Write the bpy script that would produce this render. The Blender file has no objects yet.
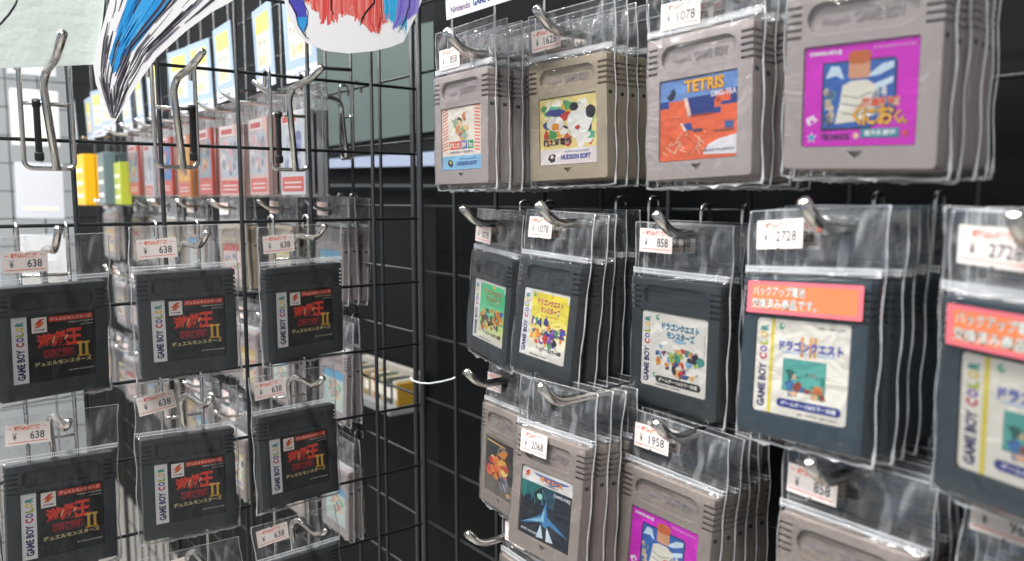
import bpy, bmesh, math, random
from mathutils import Vector, Matrix
random.seed(7)
sc = bpy.context.scene
COL = sc.collection
R = math.radians
# ------------------------------------------------------------------ camera
FPX = 794.43; YAW, PITCH, ROLL = 0.66597, -0.1034, -0.00126
CAM = Vector((-0.32264, -0.53783, -0.01887))
def cam_axes():
    cy, sy, cp, sp = math.cos(YAW), math.sin(YAW), math.cos(PITCH), math.sin(PITCH)
    F = Vector((sy*cp, cy*cp, sp)); Rt = Vector((cy, -sy, 0)); U = Rt.cross(F)
    c, s = math.cos(ROLL), math.sin(ROLL)
    return c*Rt+s*U, -s*Rt+c*U, F
RT, UP, FW = cam_axes()
cd = bpy.data.cameras.new('camera'); cam = bpy.data.objects.new('camera', cd); COL.objects.link(cam)
cam.matrix_world = Matrix(((RT.x, UP.x, -FW.x, CAM.x), (RT.y, UP.y, -FW.y, CAM.y), (RT.z, UP.z, -FW.z, CAM.z), (0, 0, 0, 1)))
cd.sensor_width = 36; cd.lens = FPX/1024*36; cd.clip_start = 0.01; cd.clip_end = 50
cd.dof.use_dof = True; cd.dof.focus_distance = 0.50; cd.dof.aperture_fstop = 9
sc.camera = cam
def at(ax, val, x, y):
    """measured point of the place: the sight line through a picture position met with the plane axis=val"""
    d = FW + RT*((x-512)/FPX) - UP*((y-280.5)/FPX)
    return CAM + d*((val-CAM[ax])/d[ax])
sc.view_settings.view_transform = 'Standard'; sc.view_settings.look = 'None'
sc.view_settings.gamma = 1; sc.view_settings.use_curve_mapping = False
sc.view_settings.exposure = 0.08
sc.cycles.transparent_max_bounces = 48; sc.cycles.max_bounces = 12
sc.cycles.use_denoising = True
sc.cycles.caustics_reflective = False; sc.cycles.caustics_refractive = False
# ------------------------------------------------------------------ materials
def srgb(c):
    if isinstance(c, str):
        c = [int(c[i:i+2], 16)/255 for i in (0, 2, 4)]
    return tuple((v/12.92 if v <= .04045 else ((v+.055)/1.055)**2.4) for v in c)+(1,)
MC = {}
def mat(name, color, rough=.5, metal=0, spec=.5, bump=0, bscale=300, mottle=0, mscale=40, coat=0):
    if name in MC: return MC[name]
    m = bpy.data.materials.new(name); m.use_nodes = True; nt = m.node_tree; b = nt.nodes['Principled BSDF']
    b.inputs['Base Color'].default_value = srgb(color); b.inputs['Roughness'].default_value = rough
    b.inputs['Metallic'].default_value = metal; b.inputs['Specular IOR Level'].default_value = spec
    b.inputs['Coat Weight'].default_value = coat
    tc = nt.nodes.new('ShaderNodeTexCoord')
    if mottle:
        n = nt.nodes.new('ShaderNodeTexNoise'); n.inputs['Scale'].default_value = mscale; n.inputs['Detail'].default_value = 6
        nt.links.new(tc.outputs['Object'], n.inputs['Vector'])
        hs = nt.nodes.new('ShaderNodeHueSaturation'); hs.inputs['Color'].default_value = srgb(color)
        mr = nt.nodes.new('ShaderNodeMapRange'); mr.inputs[1].default_value = .25; mr.inputs[2].default_value = .75
        mr.inputs[3].default_value = 1-mottle; mr.inputs[4].default_value = 1+mottle
        nt.links.new(n.outputs['Fac'], mr.inputs[0]); nt.links.new(mr.outputs[0], hs.inputs['Value']); nt.links.new(hs.outputs[0], b.inputs['Base Color'])
    if bump:
        n = nt.nodes.new('ShaderNodeTexNoise'); n.inputs['Scale'].default_value = bscale; n.inputs['Detail'].default_value = 4
        nt.links.new(tc.outputs['Object'], n.inputs['Vector'])
        bp = nt.nodes.new('ShaderNodeBump'); bp.inputs['Strength'].default_value = bump; bp.inputs['Distance'].default_value = .001
        nt.links.new(n.outputs['Fac'], bp.inputs['Height']); nt.links.new(bp.outputs[0], b.inputs['Normal'])
    MC[name] = m; return m
def ink(c): return mat('ink_'+c, c, .38, spec=.4, coat=.25)
def plastic(name, haze=.05, gl=1.0, rough=.1, bump=.6, scale=55, tint='fcfcfc', streak=0):
    m = bpy.data.materials.new(name); m.use_nodes = True; nt = m.node_tree; nt.nodes.clear()
    out = nt.nodes.new('ShaderNodeOutputMaterial'); tc = nt.nodes.new('ShaderNodeTexCoord')
    n = nt.nodes.new('ShaderNodeTexNoise'); n.inputs['Scale'].default_value = scale; n.inputs['Detail'].default_value = 3; n.inputs['Distortion'].default_value = 1.2
    nt.links.new(tc.outputs['Object'], n.inputs['Vector'])
    bp = nt.nodes.new('ShaderNodeBump'); bp.inputs['Strength'].default_value = bump; bp.inputs['Distance'].default_value = .002
    nt.links.new(n.outputs['Fac'], bp.inputs['Height'])
    tr = nt.nodes.new('ShaderNodeBsdfTransparent'); tr.inputs[0].default_value = srgb(tint)
    g = nt.nodes.new('ShaderNodeBsdfGlossy'); g.inputs['Roughness'].default_value = rough; g.inputs[0].default_value = (1, 1, 1, 1)
    nt.links.new(bp.outputs[0], g.inputs['Normal'])
    df = nt.nodes.new('ShaderNodeBsdfDiffuse'); df.inputs[0].default_value = (.8, .82, .84, 1)
    fr = nt.nodes.new('ShaderNodeFresnel'); fr.inputs[0].default_value = 1.5; nt.links.new(bp.outputs[0], fr.inputs['Normal'])
    mu = nt.nodes.new('ShaderNodeMath'); mu.operation = 'MULTIPLY'; mu.inputs[1].default_value = gl; mu.use_clamp = True
    nt.links.new(fr.outputs[0], mu.inputs[0])
    m1 = nt.nodes.new('ShaderNodeMixShader'); m1.inputs[0].default_value = haze
    if streak:      # milky crease streaks painted in for the film's bright reflections
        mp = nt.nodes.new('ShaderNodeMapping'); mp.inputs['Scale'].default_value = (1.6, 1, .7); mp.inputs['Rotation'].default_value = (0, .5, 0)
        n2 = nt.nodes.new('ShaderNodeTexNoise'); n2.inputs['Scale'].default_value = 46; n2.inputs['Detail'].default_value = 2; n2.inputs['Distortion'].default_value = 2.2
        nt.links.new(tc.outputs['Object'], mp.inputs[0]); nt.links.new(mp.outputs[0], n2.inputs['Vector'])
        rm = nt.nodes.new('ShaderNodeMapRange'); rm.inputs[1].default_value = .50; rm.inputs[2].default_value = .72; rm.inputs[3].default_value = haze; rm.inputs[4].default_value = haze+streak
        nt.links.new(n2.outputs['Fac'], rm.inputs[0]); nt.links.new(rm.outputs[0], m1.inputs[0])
    nt.links.new(tr.outputs[0], m1.inputs[1]); nt.links.new(df.outputs[0], m1.inputs[2])
    m2 = nt.nodes.new('ShaderNodeMixShader'); nt.links.new(mu.outputs[0], m2.inputs[0])
    nt.links.new(m1.outputs[0], m2.inputs[1]); nt.links.new(g.outputs[0], m2.inputs[2]); nt.links.new(m2.outputs[0], out.inputs[0])
    MC[name] = m; return m
M_BAG = plastic('clear_bag_film', .012, .62, .07, 1.0, 75)
M_SEAM = plastic('bag_seam', .5, 2.0, .2, .3, 300)
M_ZIP = plastic('bag_zip', .75, 1.5, .25, .3, 300)
M_CHROME = mat('chrome', 'cfcdc8', .16, 1, bump=.05, bscale=900)
M_WIRE = mat('black_wire', '26292b', .38, spec=.5, bump=.05)
M_BLACKPL = mat('black_plastic', '101113', .45)
M_GREY = mat('grey_shell', 'b0a5a2', .5, bump=.08, bscale=1500, mottle=.05)
M_GREYT = mat('aged_grey_shell', 'b5a68f', .5, bump=.08, bscale=1500, mottle=.1, mscale=60)
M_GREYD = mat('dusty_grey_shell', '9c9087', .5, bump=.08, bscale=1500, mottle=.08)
M_BLK = mat('charcoal_shell', '31373b', .45, bump=.08, bscale=1500, mottle=.06)
M_BLU = mat('blue_black_shell', '2d3d47', .45, bump=.08, bscale=1500, mottle=.06)
M_CREAM = mat('cream_label', 'e9e3d6', .4, mottle=.03, mscale=150)
M_TAG = mat('price_sticker_paper', 'd9cfc9', .75, spec=.2)
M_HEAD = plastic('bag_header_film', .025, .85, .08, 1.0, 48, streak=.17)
# ------------------------------------------------------------------ mesh builder
TXT = {}
def text_tris(s, bold):
    k = (s, bold)
    if k in TXT: return TXT[k]
    cu = bpy.data.curves.new('t', 'FONT'); cu.body = s; cu.resolution_u = 2; cu.offset = bold; cu.fill_mode = 'FRONT'
    o = bpy.data.objects.new('t', cu); COL.objects.link(o); bpy.context.view_layer.update()
    me = bpy.data.meshes.new_from_object(o.evaluated_get(bpy.context.evaluated_depsgraph_get()))
    vs = [(v.co.x, v.co.y) for v in me.vertices]; fs = [tuple(p.vertices) for p in me.polygons]
    bpy.data.objects.remove(o); bpy.data.curves.remove(cu); bpy.data.meshes.remove(me)
    if vs:
        x0 = min(v[0] for v in vs); x1 = max(v[0] for v in vs); y0 = min(v[1] for v in vs); y1 = max(v[1] for v in vs)
        vs = [((x-x0)/max(x1-x0, 1e-6), (y-y0)/max(y1-y0, 1e-6)) for x, y in vs]
    TXT[k] = (vs, fs); return TXT[k]
def shape2d(loops, depth, bevel=0.0):
    """filled outline with holes, extruded: verts (u,v,w) w in 0..depth"""
    cu = bpy.data.curves.new('s', 'CURVE'); cu.dimensions = '2D'; cu.fill_mode = 'BOTH'
    cu.extrude = max(depth/2-bevel, 1e-6); cu.bevel_depth = bevel; cu.bevel_resolution = 1; cu.offset = -bevel
    for lp in loops:
        sp = cu.splines.new('POLY'); sp.points.add(len(lp)-1); sp.use_cyclic_u = True
        for p, (x, y) in zip(sp.points, lp): p.co = (x, y, 0, 1)
    o = bpy.data.objects.new('s', cu); COL.objects.link(o); bpy.context.view_layer.update()
    me = bpy.data.meshes.new_from_object(o.evaluated_get(bpy.context.evaluated_depsgraph_get()))
    vs = [(v.co.x, v.co.y, v.co.z+depth/2) for v in me.vertices]; fs = [tuple(p.vertices) for p in me.polygons]
    bpy.data.objects.remove(o); bpy.data.curves.remove(cu); bpy.data.meshes.remove(me)
    return vs, fs
class MB:
    def __init__(s): s.v = []; s.f = []; s.m = []; s.mats = []; s.sm = []
    def mi(s, m):
        if m not in s.mats: s.mats.append(m)
        return s.mats.index(m)
    def add(s, vs, fs, m, smooth=False):
        b = len(s.v); s.v += [tuple(v) for v in vs]; i = s.mi(m)
        for f in fs: s.f.append(tuple(b+k for k in f)); s.m.append(i); s.sm.append(smooth)
    def box(s, a, b, m, bev=0):
        bm = bmesh.new(); bmesh.ops.create_cube(bm, size=1)
        for v in bm.verts: v.co = Vector([(a[i]+b[i])/2+v.co[i]*(b[i]-a[i]) for i in range(3)])
        if bev: bmesh.ops.bevel(bm, geom=list(bm.edges), offset=bev, segments=2, affect='EDGES', profile=.5)
        bm.verts.index_update(); s.add([v.co.copy() for v in bm.verts], [[v.index for v in f.verts] for f in bm.faces], m); bm.free()
    def ext(s, loops, y0, y1, m, bev=0):
        vs, fs = shape2d(loops, y1-y0, bev)
        s.add([(x, y1-w, z) for x, z, w in vs], fs, m)
    def flat(s, pts, y, m):           # pts (x,z) polygon
        s.add([(x, y, z) for x, z in pts], [list(range(len(pts)))], m)
    def text(s, t, x0, z0, x1, z1, y, m, bold=0, rot=0):
        vs, fs = text_tris(t, bold); w = x1-x0; h = z1-z0
        o = []
        for a, b in vs:
            if rot == 90: o.append((x0+(1-b)*w, y, z0+a*h))
            else: o.append((x0+a*w, y, z0+b*h))
        s.add(o, fs, m)
    def tube(s, pts, r, m, n=8, cap=True, closed=False):
        pts = [Vector(p) for p in pts]; N = len(pts); ring = []; prev = None
        for i, p in enumerate(pts):
            if closed: t = pts[(i+1) % N]-pts[i-1]
            else: t = pts[min(i+1, N-1)]-pts[max(i-1, 0)]
            t.normalize()
            if prev is None:
                a = t.orthogonal().normalized()
            else:
                a = (prev-t*prev.dot(t)).normalized()
            prev = a; b = t.cross(a)
            rr = r[i] if isinstance(r, (list, tuple)) else r
            ring.append([p+a*rr*math.cos(2*math.pi*k/n)+b*rr*math.sin(2*math.pi*k/n) for k in range(n)])
        vs = [v for g in ring for v in g]; fs = []
        for i in range(N if closed else N-1):
            j = (i+1) % N
            for k in range(n): fs.append((i*n+k, i*n+(k+1) % n, j*n+(k+1) % n, j*n+k))
        if cap and not closed: fs += [tuple(range(n))[::-1], tuple((N-1)*n+k for k in range(n))]
        s.add(vs, fs, m, True)
    def mesh(s, name):
        me = bpy.data.meshes.new(name); me.from_pydata([tuple(v) for v in s.v], [], s.f)
        for m in s.mats: me.materials.append(m)
        me.polygons.foreach_set('material_index', s.m); me.polygons.foreach_set('use_smooth', s.sm)
        me.update(); return me
    def obj(s, name, parent=None, **k): return mobj(name, s.mesh(name), parent, **k)
def mobj(name, me, parent=None, **k):
    o = bpy.data.objects.new(name, me); COL.objects.link(o); o.parent = parent
    for a, b in k.items(): o[a] = b
    return o
def root(name, mw, label, cat, group=None):
    o = bpy.data.objects.new(name, None); COL.objects.link(o); o.empty_display_size = .01; o.matrix_world = mw
    o['label'] = label; o['category'] = cat
    if group: o['group'] = group
    return o
def tagit(o, label, cat, group=None):
    o['label'] = label; o['category'] = cat
    if group: o['group'] = group
    return o
def fillet(pts, r, n=5):
    """round the inner corners of a 3D polyline"""
    pts = [Vector(p) for p in pts]; out = [pts[0]]
    for i in range(1, len(pts)-1):
        a, b, c = pts[i-1], pts[i], pts[i+1]
        d1 = (a-b); d2 = (c-b); q = min(r, d1.length*.45, d2.length*.45)
        p1 = b+d1.normalized()*q; p2 = b+d2.normalized()*q
        for k in range(n+1):
            t = k/n; out.append(p1*(1-t)**2+b*2*t*(1-t)+p2*t*t)
    out.append(pts[-1]); return out
def rrect(x0, z0, x1, z1, r, n=4):
    o = []
    for cx, cz, a in ((x1-r, z0+r, -90), (x1-r, z1-r, 0), (x0+r, z1-r, 90), (x0+r, z0+r, 180)):
        for k in range(n+1): t = R(a+90*k/n); o.append((cx+r*math.cos(t), cz+r*math.sin(t)))
    return o
mm = .001
W2, H = 28.75*mm, 65*mm; D = 7.6*mm
# ------------------------------------------------------------------ cartridge shells (x right, z up, viewer at -y)
def comb_outline(inw, nslots=5, z_top=60.8, pitch=2.75, sh=1.15):
    sl = [(z_top-pitch*k, z_top-pitch*k-sh) for k in range(nslots)]
    r = 1.6*mm; o = []
    for k in range(4): t = R(-90+90*k/3); o.append((W2-r+r*math.cos(t), r+r*math.sin(t)))
    for a, b in reversed(sl):
        o += [(W2, b*mm), (W2-inw, b*mm), (W2-inw, a*mm), (W2, a*mm)]
    for k in range(4): t = R(0+90*k/3); o.append((W2-1*mm+1*mm*math.cos(t), H-1*mm+1*mm*math.sin(t)))
    for k in range(4): t = R(90+90*k/3); o.append((-W2+1*mm+1*mm*math.cos(t), H-1*mm+1*mm*math.sin(t)))
    for a, b in sl:
        o += [(-W2, a*mm), (-W2+inw, a*mm), (-W2+inw, b*mm), (-W2, b*mm)]
    for k in range(4): t = R(180+90*k/3); o.append((-W2+r+r*math.cos(t), r+r*math.sin(t)))
    return o
def stadium(cx, cz, w, h, n=8):
    r = h/2; o = []
    for k in range(n+1): t = R(-90+180*k/n); o.append((cx+w/2-r+r*math.cos(t), cz+r*math.sin(t)))
    for k in range(n+1): t = R(90+180*k/n); o.append((cx-w/2+r+r*math.cos(t), cz+r*math.sin(t)))
    return o
def shell(m, kind):
    b = MB(); tp = 1.9*mm
    if kind == 'g':
        holes = [stadium(0, 55.2*mm, 41*mm, 11.5*mm), rrect(-21.4*mm, 8.1*mm, 21.4*mm, 45.4*mm, 1*mm), [(-3*mm, 6.4*mm), (3*mm, 6.4*mm), (0, 3.4*mm)]]
    else:
        holes = [rrect(-20.5*mm, 51.2*mm, 20.5*mm, 61.5*mm, 3.6*mm), rrect(-21.9*mm, 9.1*mm, 21.9*mm, 48.4*mm, 1*mm)]
    b.ext([comb_outline(6*mm)]+holes, 0, tp, m, .18*mm)
    b.ext([comb_outline(.9*mm)], tp, D*.62, m, .0)
    b.ext([rrect(-W2+.3*mm, .3*mm, W2-.3*mm, H-.3*mm, 1*mm)], D*.62, D*.66, m)
    b.ext([comb_outline(.9*mm)], D*.66, D, m, .15*mm)
    if kind == 'g':
        b.ext_text = None
        for t, x0, x1, z0, z1 in (('Nintendo', -15, -4.5, 53.2, 56), ('GAME BOY', -3, 15.5, 53, 57)):
            vs, fs = text_tris(t, .02)
            b.add([((x0+a*(x1-x0))*mm, tp-.4*mm, (z0+c*(z1-z0))*mm) for a, c in vs], fs, M_EMB)
    # locking notch on the right edge
    b.box((W2-.6*mm, 1.6*mm, 43.6*mm), (W2+.05*mm, 4.4*mm, 45.4*mm), M_BLACKPL)
    return b.mesh('shell')
M_EMB = mat('embossed_shell', 'a3999a', .55)
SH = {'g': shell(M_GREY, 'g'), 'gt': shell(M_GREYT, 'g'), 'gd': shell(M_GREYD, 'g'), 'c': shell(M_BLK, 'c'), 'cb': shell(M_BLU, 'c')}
# ------------------------------------------------------------------ labels
class Label(MB):
    def __init__(s, kind, base='ece6dc', corner=.8):
        super().__init__()
        s.x0, s.x1, s.z0, s.z1 = (-21, 21, 8.5, 45) if kind == 'g' else (-21.5, 21.5, 9.5, 48)
        s.y = .65*mm
        s.ext([rrect(s.x0*mm, s.z0*mm, s.x1*mm, s.z1*mm, corner*mm)], s.y, 1.9*mm, ink(base) if isinstance(base, str) else base)
        s.base = s.y
    def P(s, u, v): return ((s.x0+u*(s.x1-s.x0))*mm, (s.z0+v*(s.z1-s.z0))*mm)
    def Y(s, l): return s.base-.025*mm*l
    def rect(s, u0, v0, u1, v1, c, l=1): s.flat([s.P(u0, v0), s.P(u1, v0), s.P(u1, v1), s.P(u0, v1)], s.Y(l), ink(c))
    def poly(s, pts, c, l=1):
        from mathutils.geometry import tessellate_polygon
        P = [s.P(*p) for p in pts]; tr = tessellate_polygon([[Vector((a, b, 0)) for a, b in P]])
        s.add([(x, s.Y(l), z) for x, z in P], tr, ink(c))
    def rr(s, u0, v0, u1, v1, c, l=1, r=1.5):
        a = s.P(u0, v0); b = s.P(u1, v1); s.poly_abs(rrect(a[0], a[1], b[0], b[1], min(r*mm, (b[1]-a[1])/2.01)), c, l)
    def poly_abs(s, P, c, l): s.add([(x, s.Y(l), z) for x, z in P], [list(range(len(P)))], ink(c))
    def blob(s, u, v, ru, rv, c, l=1, rnd=.25, n=14, rg=None):
        rg = rg or random
        s.add([(lambda q: (q[0], s.Y(l), q[1]))(s.P(u+ru*(1+rg.uniform(-rnd, rnd))*math.cos(6.283*k/n), v+rv*(1+rg.uniform(-rnd, rnd))*math.sin(6.283*k/n))) for k in range(n)], [list(range(n))], ink(c))
    def stroke(s, pts, w, c, l=1):
        for (a, b), (c2, d) in zip(pts, pts[1:]):
            p, q = Vector(s.P(a, b)), Vector(s.P(c2, d)); t = (q-p)
            if t.length < 1e-7: continue
            n = Vector((-t.y, t.x)).normalized()*w*mm/2
            s.flat([p-n, q-n, q+n, p+n], s.Y(l), ink(c))
    def t(s, txt, u0, v0, u1, v1, c, l=2, bold=.02, rot=0, out=None, ob=.035):
        a = s.P(u0, v0); b = s.P(u1, v1)
        if out: s.text(txt, a[0]-.12*mm, a[1]-.12*mm, b[0]+.12*mm, b[1]+.12*mm, s.Y(l), ink(out), bold+ob, rot); l += 1
        s.text(txt, a[0], a[1], b[0], b[1], s.Y(l), ink(c), bold, rot)
def gbc_strip(L, u1, bg='e8e6e6'):
    L.rect(.0, .0, u1, 1, bg, 1) if bg else None
    c = u1*.26; d = u1*.80
    L.t('GAME BOY', c, .05, d, .52, '26225c', 2, .045, 90)
    for i, (ch, col) in enumerate(zip('COLOR', ('c22a4c', '6a3f9a', 'a8b832', 'e2c13a', '2d8f86'))):
        v = .555+i*.078; L.t(ch, c-.0, v, d, v+.068, col, 2, .05, 90)
def lab_duel():
    L = Label('c', '141313'); gbc_strip(L, .18)
    L.rect(.235, .74, .415, .97, 'efe7df', 1)
    L.poly([(.26, .86), (.33, .94), (.39, .95), (.32, .87)], 'd8401f', 2); L.poly([(.265, .815), (.33, .82), (.395, .90), (.33, .895)], 'e06a2a', 2)
    L.t('KONAMI', .265, .765, .385, .795, '3c2c28', 2)
    L.rect(.44, .885, .98, .965, 'd23a22', 1); L.t('デュエルモンスターズ', .46, .9, .96, .95, 'f0d9c4', 2)
    L.t('DMG-AY2J-JPN', .68, .835, .98, .865, 'c9c4ba', 2); L.t('JAPAN', .82, .79, .98, .815, 'b9b4aa', 2)
    # big red title, slightly rising and sheared to the right
    for ch, u in (('遊', .29), ('戯', .47), ('王', .64)):
        L.t(ch, u, .50, u+.2, .72+(u-.29)*.1, 'e8402a', 4, .035, out='7c1410')
    L.stroke([(.47, .56), (.50, .66)], .5, 'f2d9a0', 7); L.stroke([(.62, .60), (.66, .66)], .5, 'f2d9a0', 7)
    L.t('闇界決闘記', .36, .335, .74, .475, '9c1f22', 2, .05, out='3a0a0c')
    for u in (.795, .875): L.rect(u, .32, u+.035, .53, 'd8a83a', 5); L.rect(u-.02, .50, u+.055, .53, 'e0b650', 6); L.rect(u-.02, .30, u+.055, .325, 'c8962e', 6)
    L.t('デュエルモンスターズ', .25, .225, .95, .295, 'd9cc92', 5, .02, out='5f5427')
    L.t('©1999 KONAMI', .66, .095, .98, .12, 'b5b1a8', 2)
    return L.mesh('label')
def logo_momo(L, txt_l, y0, y1):
    pass
def lab_train_pale():
    L = Label('g', 'f1e3d4'); rg = random.Random(3)
    for k in range(14):
        v = .30+k*.053
        for u0, u1 in ((.02, .16), (.84, .98)):
            L.poly([(u0, v), (u1, v+.045 if u0 < .5 else v-.02), (u1, v+.07 if u0 < .5 else v+.006), (u0, v+.026)], 'e8836c', 1)
    L.rect(.17, .28, .83, .98, 'f3ead9', 2)
    for c in ('7da06a', 'e9c08c', 'dba877', 'cf8a5a', 'e6ded2', 'efeae2', '2f3a3c', '9fb8a0', 'c4733c', 'e8e2d8'):
        for _ in range(2): L.blob(rg.uniform(.28, .72), rg.uniform(.50, .90), .075, .06, c, 3+rg.random(), .3, 10, rg)
    for i, (ch, c) in enumerate(zip('桃太郎伝', ('d8402c', 'd8402c', '2f62b8', '2d9f6a'))):
        u = .19+i*.16; L.rect(u, .33, u+.145, .46, c, 5); L.t(ch, u+.015, .345, u+.13, .445, 'f0dccf', 6, .03)
    L.t('ももたろうでんせつ', .22, .265, .80, .305, '4c4a7a', 6, .03)
    L.rect(.0, .0, 1, .225, '8cc3e6', 3); L.blob(.22, .11, .07, .065, '222220', 4, .35, 9, rg); L.blob(.22, .125, .03, .03, 'c9b34a', 5, .2, 8, rg)
    L.t('HUDSON SOFT', .38, .06, .90, .13, '2d3f8f', 4, .06); L.t('©1991 HUDSON SOFT', .45, .155, .88, .185, '39508e', 4)
    return L.mesh('label')
def lab_train_colour():
    L = Label('g', 'efe6cf'); rg = random.Random(5)
    L.rect(0, .23, 1, 1, 'efd98a', 1)
    cols = ['e8a23c', '4f9a54', 'f2ead6', 'f4f0e6', '3f4f86', 'd8452f', 'f5efe0', '8fbf6a', 'f0b23c', '2a3040', 'e9d9b2', 'c8382c', 'f7f3ea', '5bb08a']
    for i in range(46): L.blob(rg.uniform(.08, .92), rg.uniform(.33, .92), rg.uniform(.04, .11), rg.uniform(.04, .10), cols[i % len(cols)], 2+i*.06, .3, 11, rg)
    L.blob(.28, .78, .17, .06, '3e4488', 5, .3, 12, rg); L.blob(.28, .62, .15, .11, 'f1ece2', 5.2, .15, 14, rg); L.blob(.28, .57, .08, .06, 'e8932a', 5.4, .2, 9, rg)
    L.blob(.72, .62, .21, .19, 'f5f1ea', 5.3, .12, 14, rg); L.blob(.62, .84, .075, .07, '25242a', 5.5, .1, 12, rg); L.blob(.9, .74, .085, .10, '25242a', 5.5, .1, 12, rg); L.blob(.68, .53, .05, .035, 'c23a32', 5.6, .2, 9, rg)
    L.t('桃太郎電劇', .06, .285, .56, .40, '2a1c1c', 7, .03, out='e9c9a8')
    L.rect(0, 0, 1, .235, 'efe3df', 6)
    L.blob(.22, .11, .075, .065, '222220', 7, .4, 9, rg); L.blob(.22, .12, .03, .03, 'e8dccb', 7.4, .2, 8, rg)
    L.t('HUDSON SOFT', .38, .065, .90, .145, '34479a', 7, .06); L.t('©1994 HUDSON SOFT', .45, .17, .88, .2, '4a5aa0', 7)
    return L.mesh('label')
def lab_blocks():
    L = Label('g', 'e4653c', 1.0)
    L.rect(0, .74, 1, 1, '6f93cc', 1); L.rect(.0, .66, .12, .75, '2a3c86', 2)
    L.rect(.36, .53, .80, .76, '24387e', 2); L.rect(.8, .62, 1, .8, '2f3f86', 2)
    L.poly([(.32, .76), (.37, .76), (.43, .52), (.38, .52)], 'e9c6b6', 3)
    L.rect(.40, .52, .72, .545, '8e3a2a', 3)
    L.poly([(.12, .66), (.33, .66), (.38, .52), (.12, .52)], 'ea6a3c', 3); L.rect(.72, .60, .80, .70, 'e4653c', 3)
    L.rect(.74, .66, .92, .78, 'e4653c', 3)
    L.poly([(.30, .45), (.42, .45), (.45, .36), (.36, .36)], '2d4a8c', 3); L.poly([(.27, .46), (.31, .46), (.37, .35), (.33, .35)], 'e8c3b0', 4)
    L.rect(.45, .33, .57, .37, '47425e', 3); L.rect(.85, .34, .96, .42, '3a5f96', 3); L.rect(.72, .30, .97, .335, '9a4a36', 3)
    rg = random.Random(9)
    for i in range(26):
        u = rg.uniform(.1, .6); v = rg.uniform(.04, .30); L.stroke([(u, v), (u+rg.uniform(-.12, .12), v+rg.uniform(.03, .12))], .35, rg.choice(('f0c9a6', 'c9482c', 'f2dcc0', 'b8462e')), 3)
    L.poly([(.58, .05), (.64, .16), (.78, .22), (1, .26), (1, .03)], 'e9e4e6', 3)
    L.t('TETRIS', .33, .82, .84, .975, 'f0b43a', 6, .035, out='7a2a2c', ob=.04)
    L.t('DMG-TRA', .68, .73, .99, .80, 'efe6f2', 6, .03)
    L.poly([(.09, .80), (.16, .87), (.22, .86), (.19, .77), (.13, .75)], '232634', 6); L.poly([(.12, .87), (.2, .90), (.2, .875)], '232634', 6)
    L.t('MADE IN JAPAN', .60, .07, .97, .11, '4f6a78', 6)
    return L.mesh('label')
def lab_magenta():
    L = Label('g', 'd61fc4', 1.0)
    L.poly([(.17, .16), (.17, .84), (.80, .84), (.83, .80), (.83, .30), (.6, .16)], '14122a', 1)
    L.poly([(.185, .18), (.185, .825), (.80, .825), (.815, .80), (.815, .31), (.6, .18)], '2e62b0', 2)
    rg = random.Random(4)
    for p in ([(.2, .68), (.25, .80), (.33, .79), (.37, .66), (.30, .70)], [(.55, .66), (.7, .78), (.8, .80), (.8, .74), (.68, .68)], [(.6, .58), (.8, .66), (.8, .60), (.66, .54)]): L.poly(p, 'cfe3f0', 3)
    for _ in range(12): L.blob(rg.uniform(.21, .32), rg.uniform(.24, .55), .035, .04, rg.choice(('1e3f7c', '6f8f9e', 'c9b79a', '24518f')), 3, .4, 8, rg)
    for _ in range(10): L.blob(rg.uniform(.62, .8), rg.uniform(.34, .52), .03, .05, rg.choice(('b9bcc2', 'd8d4cf', '8a93a6')), 3, .4, 8, rg)
    # plain stand-in for the artwork: a pale drape under an orange block
    L.poly([(.30, .22), (.34, .42), (.36, .60), (.44, .64), (.58, .64), (.66, .58), (.62, .45), (.66, .30), (.5, .24)], 'e9e3d3', 5)
    for a in (.5, .42, .33): L.stroke([(.36, a), (.5, a-.03), (.62, a+.02)], .3, '54504a', 6)
    L.rr(.41, .66, .60, .83, 'd99b76', 5, 1.2); L.rr(.405, .80, .605, .93, 'c8642e', 6, 2)
    L.t('DMG-KUJ', .045, .905, .34, .955, 'f3e2f2', 6, .06); L.t('©1990 MADE IN JAPAN', .62, .925, .97, .95, 'e6b8e0', 6)
    L.t('熱血硬派', .535, .375, .86, .465, 'e4512c', 8, .06, out='f0d2b8')
    for ch, u, w, h in (('く', .46, .085, .2), ('に', .55, .115, .17), ('お', .675, .145, .19), ('く', .82, .06, .14), ('ん', .865, .07, .09)):
        L.t(ch, u, .20, u+w, .20+h, 'f2b63a', 8, .03, out='7a1f1c', ob=.04)
    L.rect(.54, .075, .87, .165, '2f8f9e', 7); L.t('番外乱闘編', .57, .09, .84, .15, 'eaf0ee', 8, .03)
    L.blob(.50, .10, .025, .03, 'efc9b0', 7, .3, 8, rg); L.blob(.92, .11, .025, .03, 'd8584a', 7, .3, 8, rg)
    L.blob(.075, .27, .05, .05, 'f3dcee', 5, .35, 10, rg); L.blob(.085, .25, .02, .02, 'd61fc4', 6, .2, 8, rg)
    st = [(.085+.05*(1 if k % 2 == 0 else .45)*math.sin(k*math.pi/5), .09+.06*(1 if k % 2 == 0 else .45)*math.cos(k*math.pi/5)) for k in range(10)]
    L.poly(st, 'eef3f6', 5); L.blob(.085, .09, .026, .03, '3a9fd0', 6, .05, 10, rg)
    L.t('TECHNOS', .17, .06, .44, .125, '4a1452', 5, .05); L.t('JAPAN CORP.', .18, .145, .42, .165, '5a1a62', 5)
    return L.mesh('label')
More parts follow.
